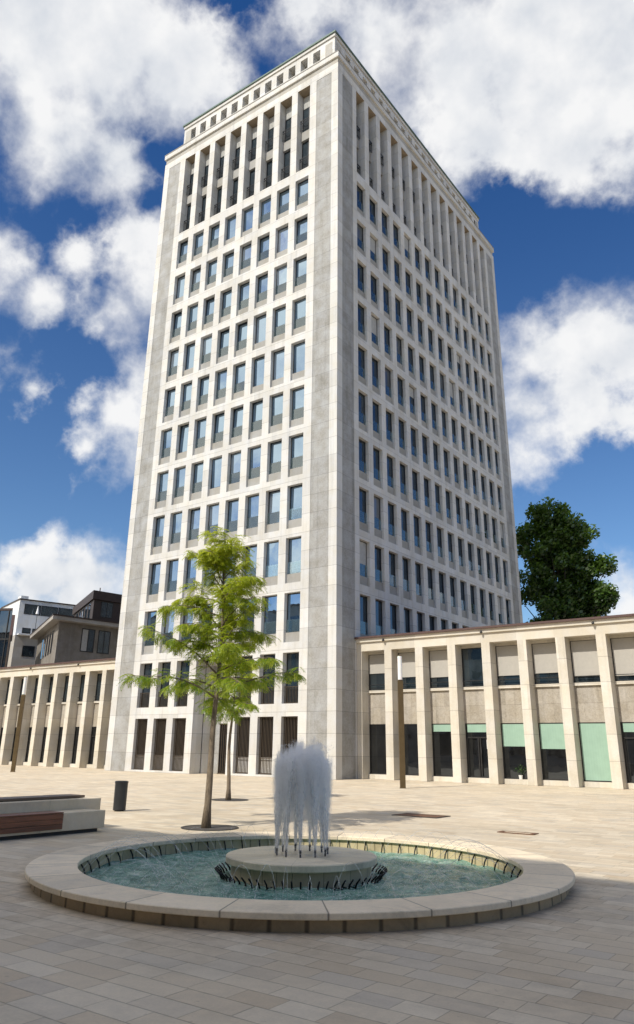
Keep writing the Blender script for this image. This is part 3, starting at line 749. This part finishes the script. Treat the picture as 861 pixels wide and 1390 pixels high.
# ------------------------------------------------------------------ fountain
fo=thing('fountain','round stone fountain basin with central pedestal and foaming water jets','fountain',(FC[0],FC[1],0))
def fchild(mb,name,mat,**k): return mb.build(name,mat,fo,**k)
m=MB(); N=160
m.lathe([(3.02,.118),(3.64,.118),(3.648,.126),(3.648,.172),(3.64,.18),(3.02,.18),(3.012,.172),(3.012,.126)],N,closed=True); fchild(m,'rim',M['rim'])
m=MB(); m.lathe([(3.56,-.02),(3.56,.118)],N); fchild(m,'base_course',M['base'])
m=MB(); m.lathe([(3.06,.118),(3.05,-.4)],N); fchild(m,'basin_wall',M['basin'])
m=MB(); m.lathe([(.98,-.4),(.98,.15)],72); fchild(m,'pedestal_wall',M['pedwall'])
m=MB(); m.lathe([(.9,.15),(1.05,.15),(1.058,.16),(1.058,.228),(1.045,.24),(0,.243)],96); fchild(m,'pedestal_top',M['pedestal'])
# water surface with real ripples
m=MB(); rn=random.Random(4); nr,na=44,150
def wz(r,a):
    x,y=r*math.cos(a),r*math.sin(a)
    return -.03+.010*math.sin(7*x+2.2*y+1.5*math.sin(3*y))+.008*math.sin(11*y-4*x)+.006*math.sin(19*x+13*y)+.004*math.sin(31*r)
idx=[]
for i in range(nr):
    r=.97+(3.06-.97)*i/(nr-1)
    idx.append([len(m.v)+k for k in range(na)])
    for k in range(na): a=2*math.pi*k/na; m.v.append((r*math.cos(a),r*math.sin(a),wz(r,a)+rn.uniform(-.004,.004)))
for i in range(nr-1):
    for k in range(na):
        j=(k+1)%na; m.f.append((idx[i][k],idx[i+1][k],idx[i+1][j],idx[i][j])); m.m.append(0); m.sm.append(True); m.r.append(0)
fchild(m,'water_surface',M['water'])
# nozzles under the rim, spouts round the pedestal, ring of jet nozzles
m=MB(); m.tube([(0,0,.085),(-.05,0,.02),(-.075,0,-.06)],[.011,.012,.010],6); nzm=m.mesh('nozzle',M['nozzle'])
for k in range(60):
    a=2*math.pi*(k+.5)/60; place(nzm,'nozzle',fo,(3.045*math.cos(a),3.045*math.sin(a),0.02),(0,0,a))
m=MB(); m.tube([(0,0,-.06),(.03,0,.02),(.10,0,.085)],[.013,.013,.010],6); m.box(-.16,.02,-.008,.008,-.05,-.02); spm=m.mesh('spout',M['nozzle'])
for k in range(64):
    a=2*math.pi*(k+.5)/64; place(spm,'spout',fo,(1.10*math.cos(a),1.10*math.sin(a),-.01),(0,0,a))
m=MB(); m.tube([(0,0,0),(0,0,.06),(0,0,.065),(0,0,.095)],[.013,.013,.018,.014],8); jm=m.mesh('jet_nozzle',M['nozzle'])
NJ=11; JR=.37
for k in range(NJ):
    a=2*math.pi*(k+.3)/NJ; place(jm,'jet_nozzle',fo,(JR*math.cos(a),JR*math.sin(a),.238))
# plume: one foaming column per jet plus loose drops
rn=random.Random(8); m=MB(); dm=MB()
def blob(mb,c,r,st=1.0):
    c=Vector(c); p=[c+Vector(v) for v in ((r,0,0),(0,r,0),(-r,0,0),(0,-r,0),(0,0,r*st),(0,0,-r*st))]
    for f in ((0,1,4),(1,2,4),(2,3,4),(3,0,4),(1,0,5),(2,1,5),(3,2,5),(0,3,5)): mb.face([p[i] for i in f],0,True)
tops=[rn.uniform(1.42,1.66) for k in range(NJ)]
for k in range(NJ):
    a=2*math.pi*(k+.3)/NJ; bx,by=JR*math.cos(a),JR*math.sin(a); top=tops[k]
    for s in range(7):
        ox,oy=rn.gauss(0,.02),rn.gauss(0,.02); tp=top-.10-abs(rn.gauss(0,.2))
        pts=[];rr=[]; ns=22; ph=rn.uniform(0,6)
        for i in range(ns):
            u=i/(ns-1); z=.32+(tp-.32)*u; sp_=.12+1.3*u
            pts.append((bx+ox*sp_*1.9+.010*math.sin(9*u+ph)+rn.gauss(0,.006)*sp_-bx*.16*u, by+oy*sp_*1.9+.010*math.cos(8*u+ph)+rn.gauss(0,.006)*sp_-by*.16*u, z))
            rr.append(max(.003,(.005+.013*u)*(1+rn.gauss(0,.35))*(1 if u<.9 else .8)))
        m.tube(pts,rr,5,caps=True)
    for d in range(900):
        u=rn.random()**.55; z=.25+(top+.04-.25)*u; sp_=.020+.060*u
        w_=rn.uniform(0,6.28); q=abs(rn.gauss(0,1))*sp_
        blob(dm,(bx*(1-.14*u)+q*math.cos(w_),by*(1-.14*u)+q*math.sin(w_),z),rn.uniform(.0015,.0052),rn.uniform(1,2.2))
for d in range(700):   # splash on the pedestal and outward
    w_=rn.uniform(0,6.28); q=abs(rn.gauss(.40,.15)); blob(dm,(q*math.cos(w_),q*math.sin(w_),.245+abs(rn.gauss(0,.05))),rn.uniform(.0015,.005))
vm=MB(); vn=72; zs=[.25,.35,.5,.7,.9,1.1,1.3,1.4]
for i in range(len(zs)+1):
    for k in range(vn):
        a=2*math.pi*k/vn; j=int((a/(2*math.pi)*NJ-.3+.5))%NJ
        c_=math.cos(NJ*(a-2*math.pi*.3/NJ)); z=zs[i] if i<len(zs) else 1.80
        u=(z-.25)/1.4; r=JR*(1-.10*u)+.055+.085*u**.7+(.03*c_*(1 if i>2 else .3))
        r+=.05
        vm.v.append((r*math.cos(a),r*math.sin(a),z))
for i in range(len(zs)):
    for k in range(vn):
        j=(k+1)%vn; vm.f.append((i*vn+k,i*vn+j,(i+1)*vn+j,(i+1)*vn+k)); vm.m.append(0); vm.sm.append(True); vm.r.append(0)
vm.f.append(tuple(range(vn))[::-1]); vm.m.append(0); vm.sm.append(False); vm.r.append(0)
cI=len(vm.v); vm.v.append((0,0,1.82))
for k in range(vn): vm.f.append((len(zs)*vn+k,len(zs)*vn+(k+1)%vn,cI)); vm.m.append(0); vm.sm.append(True); vm.r.append(0)
fchild(vm,'water_mist',M['mist'])
for d in range(2600):  # drops thrown up where the arcs land, and sparkle over the basin
    w_=rn.uniform(0,6.28); q=rn.gauss(1.85,.28) if d%3 else rn.uniform(1.15,2.9)
    q=min(2.95,max(1.12,q)); blob(dm,(q*math.cos(w_),q*math.sin(w_),-.02+abs(rn.gauss(0,.045))),rn.uniform(.0015,.0055))
fchild(m,'water_plume',M['plume']); do=fchild(dm,'water_drops',M['drop']); do['kind']='stuff'
# thin arcs from the rim nozzles into the basin
am=MB(); rn=random.Random(21)
def arc(k):
    q=MB(); L=rn.uniform(1.0,1.35); hgt=rn.uniform(.30,.42); pts=[]; n_=22
    for i in range(n_+1):
        u=i/n_; pts.append((-(L*u)-.02, rn.gauss(0,.003), .07+4*hgt*u*(1-u)-.10*u))
    q.tube(pts,[rn.uniform(.0013,.0032) for _ in pts],5,caps=False)
    return q.mesh('water_arc',M['arc'])
arcs=[arc(k) for k in range(8)]
for k in range(60):
    a=2*math.pi*(k+.5)/60; place(arcs[rn.randrange(8)],'water_arc',fo,(3.0*math.cos(a),3.0*math.sin(a),0),(0,0,a+rn.gauss(0,.03)))

# ------------------------------------------------------------------ trees
def frond(mb,base,dr,droop,ln,rn,shade):
    """one pinnate leaf: paired leaflets along a drooping rachis"""
    d=Vector(dr).normalized(); side=d.cross(Vector((0,0,1)))
    if side.length<.1: side=Vector((1,0,0))
    side.normalize(); n=7
    p=Vector(base)
    for i in range(n):
        u=(i+1)/n; d=(d+Vector((0,0,-droop/n))).normalized(); p=p+d*(ln/n)
        wl=.052*(1-.45*abs(u-.4)); ww=.013
        for sg in (-1,1):
            tip=p+side*sg*wl+d*.022+Vector((0,0,-.012-rn.random()*.012)); mid_=(p+tip)/2
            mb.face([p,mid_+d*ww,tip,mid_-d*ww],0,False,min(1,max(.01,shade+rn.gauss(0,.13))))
def locust(loc,H,h0,RM,nb,seed,label,trunk_r,top_cut=1.0,fr_n=1.0):
    rn=random.Random(seed); root=thing('honey_locust_tree',label,'tree',loc,0,'young honey locust trees in round paving pits')
    tm=MB(); lm=MB(); cm=MB()
    pts=[];rr=[]
    for i in range(15):
        u=i/14; pts.append((.05*math.sin(5*u+seed)+.02*math.sin(13*u),.05*math.cos(4*u+seed)-.05,H*.95*u)); rr.append(trunk_r*(1-.82*u**.9)+(.03 if i==0 else 0))
    tm.tube(pts,rr,12); tm.build('trunk',M['bark'],root)
    def tp(z):
        u=min(1,z/(H*.95))*14; i=min(13,int(u)); return Vector(pts[i]).lerp(Vector(pts[i+1]),u-i)
    ga=0
    for b in range(nb):
        u=(b+.3)/nb; z=h0+(H*.94-h0)*u; ga+=2.4+rn.gauss(0,.35)
        L=RM*((1-u)**.65)*rn.uniform(.55,1.12)+.34
        el=rad(rn.uniform(12,42)+26*u); p=tp(z-.15); d=Vector((math.cos(ga)*math.cos(el),math.sin(ga)*math.cos(el),math.sin(el)))
        bp=[p.copy()]; ns=9
        for i in range(ns):
            d=(d+Vector((rn.gauss(0,.10),rn.gauss(0,.10),-.055+rn.gauss(0,.06)))).normalized(); p=p+d*(L/ns); bp.append(p.copy())
        lm.tube(bp,[max(.004,.026*(1-u*.5)*(1-i/(ns+.5))) for i in range(ns+1)],6)
        for i in range(2,ns+1):
            ntw=3 if i<ns else 4
            for q in range(ntw):
                if rn.random()<(.12 if u<.45 else .30): continue
                a=rn.uniform(0,6.28); td=Vector((math.cos(a),math.sin(a),rn.uniform(-.15,.35))); bd=(bp[i]-bp[i-1]).normalized(); td=(td*.8+bd*.8).normalized()
                tl=rn.uniform(.16,.42)*(1-.3*u); s0=bp[i-1].lerp(bp[i],rn.random()); tw=[s0]; pp=s0.copy(); dd=td.copy()
                for e in range(4): dd=(dd+Vector((0,0,-.12))).normalized(); pp=pp+dd*tl/4; tw.append(pp.copy())
                lm.tube(tw,[.006,.005,.004,.003,.002],4,caps=False)
                for e in range(1,5):
                    for k in range(2):
                        if rn.random()>fr_n: continue
                        a2=rn.uniform(0,6.28); fd=(dd*.7+Vector((math.cos(a2),math.sin(a2),rn.uniform(-.2,.25)))).normalized()
                        sh=.30+.55*(tw[e].z-h0)/(H-h0)+.12*rn.gauss(0,1)  # fronds paler toward the crown top: sunlight painted into leaf colour
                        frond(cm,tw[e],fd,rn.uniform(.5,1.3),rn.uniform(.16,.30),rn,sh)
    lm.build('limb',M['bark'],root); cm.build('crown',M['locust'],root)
    return root
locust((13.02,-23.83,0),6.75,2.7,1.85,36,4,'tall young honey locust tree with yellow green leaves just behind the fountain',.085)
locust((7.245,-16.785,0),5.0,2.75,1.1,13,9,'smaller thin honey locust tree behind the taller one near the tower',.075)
def pit(loc,label):
    r=thing('tree_pit',label,'tree pit',(loc[0],loc[1],.004),0,'round tree pits in the paving')
    q=MB(); q.lathe([(0,.004),(.57,.004)],40); q.build('gravel',M['soil'],r)
    q=MB(); q.lathe([(.57,.0),(.57,.012),(.62,.012),(.62,0)],40); q.build('rim',M['iron'],r)
pit((13.02,-23.83),'round dark tree pit directly behind the fountain rim'); pit((7.245,-16.785),'round dark tree pit nearer to the tower wall')

def bigtree(loc,H,c,rx,rz,seed,label,ncl,lobes,leaf=.24,cr=1.15):
    rn=random.Random(seed); root=thing('deciduous_tree',label,'tree',loc)
    tm=MB(); tm.tube([(0,0,0),(.2,.1,H*.2),(.1,-.1,H*.45),(0,.1,H*.8)],[.5,.42,.33,.08],10); 
    cm=MB(); lm=MB()
    for k in range(ncl):
        lb=lobes[k%len(lobes)]
        v=Vector((rn.gauss(0,1),rn.gauss(0,1),rn.gauss(0,1))).normalized()*rn.uniform(.45,1.0)
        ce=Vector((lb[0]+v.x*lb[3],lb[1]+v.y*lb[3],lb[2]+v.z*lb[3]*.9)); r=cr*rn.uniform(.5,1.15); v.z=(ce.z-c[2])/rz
        if k%3==0: lm.tube([(0,0,max(2,ce.z*.55)),((ce.x)*.5,(ce.y)*.5,ce.z*.8),tuple(ce)],[.13,.07,.02],5)
        for j in range(int(190*(r/cr)**2)):
            d=Vector((rn.gauss(0,1),rn.gauss(0,1),rn.gauss(0,.75))).normalized()*r*(rn.random()**.4)
            p=ce+d; n_=Vector((rn.gauss(0,1),rn.gauss(0,1),rn.gauss(0,1)+.8)).normalized(); a=n_.orthogonal().normalized(); b=n_.cross(a); s=leaf*rn.uniform(.6,1.2)
            sh=.35+.35*d.z/r+.2*v.z+.15*rn.gauss(0,1)  # clump tops and upper crown painted lighter, as if lit from above
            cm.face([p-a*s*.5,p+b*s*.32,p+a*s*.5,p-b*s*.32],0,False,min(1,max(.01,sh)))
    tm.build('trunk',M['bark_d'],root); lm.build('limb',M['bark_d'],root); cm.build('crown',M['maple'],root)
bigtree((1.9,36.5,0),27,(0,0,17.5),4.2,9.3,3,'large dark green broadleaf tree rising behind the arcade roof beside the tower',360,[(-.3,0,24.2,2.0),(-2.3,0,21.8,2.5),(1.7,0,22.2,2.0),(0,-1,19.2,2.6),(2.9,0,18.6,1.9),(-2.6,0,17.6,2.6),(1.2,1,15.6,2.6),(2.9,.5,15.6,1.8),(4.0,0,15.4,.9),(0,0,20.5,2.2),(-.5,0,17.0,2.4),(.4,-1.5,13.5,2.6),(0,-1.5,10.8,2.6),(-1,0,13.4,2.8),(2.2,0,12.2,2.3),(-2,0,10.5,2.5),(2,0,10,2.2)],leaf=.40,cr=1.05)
bigtree((5.6,40,0),12,(0,0,9.3),2.2,4.4,5,'distant low tree top barely showing over the arcade roof beyond the large tree',30,[(0,0,11.2,1.3),(1.2,0,9.6,1.6),(-1.4,0,9.4,1.6),(0,0,7.6,2.0)],cr=.9)

# ------------------------------------------------------------------ buildings behind the left wing
def facade_frame(P,dr):
    d=Vector((dr[0],dr[1],0)).normalized(); nrm=Vector((d.y,-d.x,0))
    return lambda s,dep,z: tuple(Vector((P[0],P[1],0))+d*s-nrm*dep+Vector((0,0,z)))
def flip_frame(P,dr):
    d=Vector((dr[0],dr[1],0)).normalized(); nrm=Vector((-d.y,d.x,0))
    return lambda s,dep,z: tuple(Vector((P[0],P[1],0))+d*s-nrm*dep+Vector((0,0,z)))
def prism(mb,poly,z0,z1,m=0):
    n=len(poly); mb.face([(p[0],p[1],z1) for p in poly],m); mb.face([(p[0],p[1],z0) for p in poly][::-1],m)
    for i in range(n):
        a,b=poly[i],poly[(i+1)%n]; mb.face([(a[0],a[1],z0),(b[0],b[1],z0),(b[0],b[1],z1),(a[0],a[1],z1)],m)
def quadpoly(P,d1,l1,d2,l2):
    a=Vector((d1[0],d1[1])).normalized()*l1; b=Vector((d2[0],d2[1])).normalized()*l2; p=Vector((P[0],P[1]))
    return [p,p+a,p+a+b,p+b]
def bwin(parent,T,s0,s1,z0,z1,mull=1,mat='glass_d',curt=0):
    f=MB(); fr_=.09
    f.box(s0,s0+fr_,-.02,.03,z0,z1,0,T); f.box(s1-fr_,s1,-.02,.03,z0,z1,0,T); f.box(s0+fr_,s1-fr_,-.02,.03,z0,z0+fr_,0,T); f.box(s0+fr_,s1-fr_,-.02,.03,z1-fr_,z1,0,T)
    for k in range(mull):
        c=s0+(s1-s0)*(k+1)/(mull+1); f.box(c-.04,c+.04,-.02,.03,z0+fr_,z1-fr_,0,T)
    o=f.build('window',M['frame'],parent)
    p=MB(); p.face([T(s0+.05,-.005,z0+.05),T(s1-.05,-.005,z0+.05),T(s1-.05,-.005,z1-.05),T(s0+.05,-.005,z1-.05)]); p.build('pane',M[mat],o)
    if curt:
        q=MB(); q.box(s0+.1,s0+.1+(s1-s0)*curt,-.012,-.008,z0+.1,z1-.1,0,T); q.build('curtain',M['curtain'],o)
    return o
# brown-grey stone building
P=(-40.11,9.3); d1=(.16,.987); d2=(-.89,.455)
sb=thing('stone_building','dark brown grey building with overhanging flat eave and set back penthouse','building')
m=MB(); prism(m,quadpoly(P,d1,13,d2,15.0),0,13.35); wl=m.build('wall',M['bg_stone'],sb)
P2=Vector(P)-Vector(d1).normalized()*.9-Vector(d2).normalized()*1.0
m=MB(); prism(m,quadpoly(P2,d1,14.8,d2,17.0),13.35,13.72,1); prism(m,quadpoly(P2+Vector((.05,-.05)),d1,14.9,d2,17.1),13.72,13.86); m.build('roof',[M['bg_metal'],M['bg_beige']],sb)
Tr=facade_frame(P,d1); Tl=flip_frame(P,d2)
bwin(sb,Tr,2.55,4.05,10.6,12.95,1,'glass_r',.45); bwin(sb,Tr,4.45,5.85,10.6,12.95,1,'glass_d'); bwin(sb,Tr,7.2,8.6,10.6,12.95,1); bwin(sb,Tr,2.55,4.05,6.6,9.0,1); bwin(sb,Tr,4.45,5.85,6.6,9.0,1)
for k in range(5): bwin(sb,Tl,2.95+k*1.72,2.95+k*1.72+1.0,10.5,12.85,0,'glass_d')
PP=(-43.03,15.45)
m=MB(); prism(m,quadpoly(PP,d1,8,d2,12.0),13.9,16.85); prism(m,quadpoly(Vector(PP)+Vector((.2,-.35)),d1,8.6,d2,12.6),16.85,17.8); ph=m.build('penthouse',M['bg_metal'],sb)
Tp=facade_frame(PP,d1); Tpl=flip_frame(PP,d2)
bwin(sb,Tp,.9,2.4,15.0,16.75,1,'glass_r')
for k in range(5): bwin(sb,Tpl,1.6+k*1.9,1.6+k*1.9+1.3,14.9,16.75,0,'glass_d')
m=MB(); m.tube([(PP[0]-1.5,PP[1]+1.8,17.8),(PP[0]-1.5,PP[1]+1.8,18.6)],.06,8); m.build('flue',M['bg_metal'],sb)
# white modern block
Pw=(-67.65,22.08); w1=(.3,.95); w2=(-.95,.3)
wb=thing('white_building','white rendered modern block with ribbon windows behind the stone building','building')
m=MB(); prism(m,quadpoly(Pw,w1,14,w2,9),15.55,20.35); m.build('wall',M['bg_white'],wb)
m=MB(); prism(m,quadpoly(Vector(Pw)+Vector((-.02,.02)),w1,13.9,w2,8.9),0,15.55); m.build('lower_wall',M['bg_beige'],wb)
m=MB(); prism(m,quadpoly(Vector(Pw)+Vector((.1,-.15)),w1,14.3,w2,9.3),20.35,20.5); m.build('roof',M['bg_metal'],wb)
m=MB(); prism(m,quadpoly(Vector(Pw)+Vector((-.2,.2)),w1,1.0,w2,1.5),20.5,20.95); m.build('chimney',M['bg_white'],wb)
Tw=facade_frame(Pw,w1)
for a,b in ((.7,2.95),(3.0,5.3),(5.35,7.6),(7.65,9.9)): bwin(wb,Tw,a,b,18.45,19.85,0,'glass_r')
bwin(wb,Tw,.8,1.95,15.85,16.6,0,'glass_r'); bwin(wb,Tw,2.15,3.3,15.85,16.6,0,'glass_r'); bwin(wb,Tw,1.2,2.85,12.8,14.25,0,'glass_r')
bx=MB(); bx.box(.2,12,-.9,0,15.55,15.7,0,Tw); bx.build('balcony_slab',M['bg_white'],wb)
pr=thing('folded_parasol','folded white parasol standing at the upper window of the white building','parasol',(-66.0,23.9,15.7))
m=MB(); m.tube([(0,0,0),(0,0,3.9)],.03,8); m.build('pole',M['iron'],pr)
m=MB(); m.lathe([(.22,2.75),(.20,2.9),(.13,3.3),(.03,3.85),(0,3.9)],12); m.build('canopy',M['canvas'],pr)
# black glass building and brown brick one at the left edge
Pg=(-49.39,9.79); g1=(.9,.43); g2=(-.93,.30)
gb_=thing('glass_building','black glass fronted building behind the arcade beside the brown brick one','building')
pg0=Vector(Pg)-Vector(g1).normalized()*9
m=MB(); prism(m,quadpoly(pg0,g1,9,g2,4.5),0,15.35); m.build('wall',M['bg_darkglass'],gb_)
m=MB(); prism(m,quadpoly(pg0+Vector((.0,-.12)),g1,9.1,g2,4.7),15.35,15.6); m.build('roof',M['bg_metal'],gb_)
Tg=facade_frame(pg0,g1); m=MB()
for k in range(8): m.box(.4+k*1.17,.48+k*1.17,-.08,.0,0,15.35,0,Tg)
m.box(0,9,-.06,0,12.2,12.35,0,Tg); m.box(0,9,-.06,0,9,9.15,0,Tg); m.build('mullion',M['frame'],gb_)
bb=thing('brick_building','narrow brown brick building between the black glass and white blocks','building')
m=MB(); prism(m,quadpoly((-60.5,11.5),(.55,.83),4.6,(-.83,.55),6),0,14.0); m.build('wall',M['bg_brick'],bb)
m=MB(); pa=[Vector(p) for p in quadpoly((-60.6,11.35),(.55,.83),4.9,(-.83,.55),6.3)]
hi=[(pa[0]+pa[3])/2,(pa[1]+pa[2])/2]; z=14.0
A,B,C_,D=[(p.x,p.y,z) for p in pa]; E_=(hi[0].x,hi[0].y,16.9); F_=(hi[1].x,hi[1].y,16.9)
for f in ((A,B,F_,E_),(C_,D,E_,F_),(B,C_,F_),(D,A,E_),(A,D,C_,B)): m.face(f)
m.build('roof',M['roofbrown'],bb)
Tb=facade_frame((-60.5,11.5),(.55,.83)); bwin(bb,Tb,.8,2.0,11.5,13.2,0); bwin(bb,Tb,2.7,3.9,11.5,13.2,0)

# ------------------------------------------------------------------ block across the plaza (behind the viewpoint): casts the shade on the near paving
ob=thing('facing_building','plain stone office block facing the tower across the plaza','building',(0,-47.0,0))
m=MB(); m.box(-70,75,-14,0,0,20.0); m.build('wall',M['stone_panel'],ob)
m=MB(); m.box(-70.3,75.3,-14.3,.25,20.0,20.35); m.build('roof',M['roofbrown'],ob)
m=MB(); 
for f in range(5):
    for k in range(28): m.box(-68+k*5.1,-68+k*5.1+2.4,.005,.06,1.0+f*3.8,3.4+f*3.8)
wob=m.build('window',M['glass_d'],ob); wob['kind']='stuff'

# ------------------------------------------------------------------ render settings
scene.render.engine='CYCLES'
scene.view_settings.view_transform='Standard'; scene.view_settings.look='None'; scene.view_settings.exposure=0; scene.view_settings.gamma=1
c=scene.cycles; c.use_denoising=True; c.max_bounces=12; c.diffuse_bounces=3; c.glossy_bounces=4; c.transmission_bounces=4; c.transparent_max_bounces=24
c.sample_clamp_indirect=6; c.volume_bounces=10; c.volume_max_steps=128
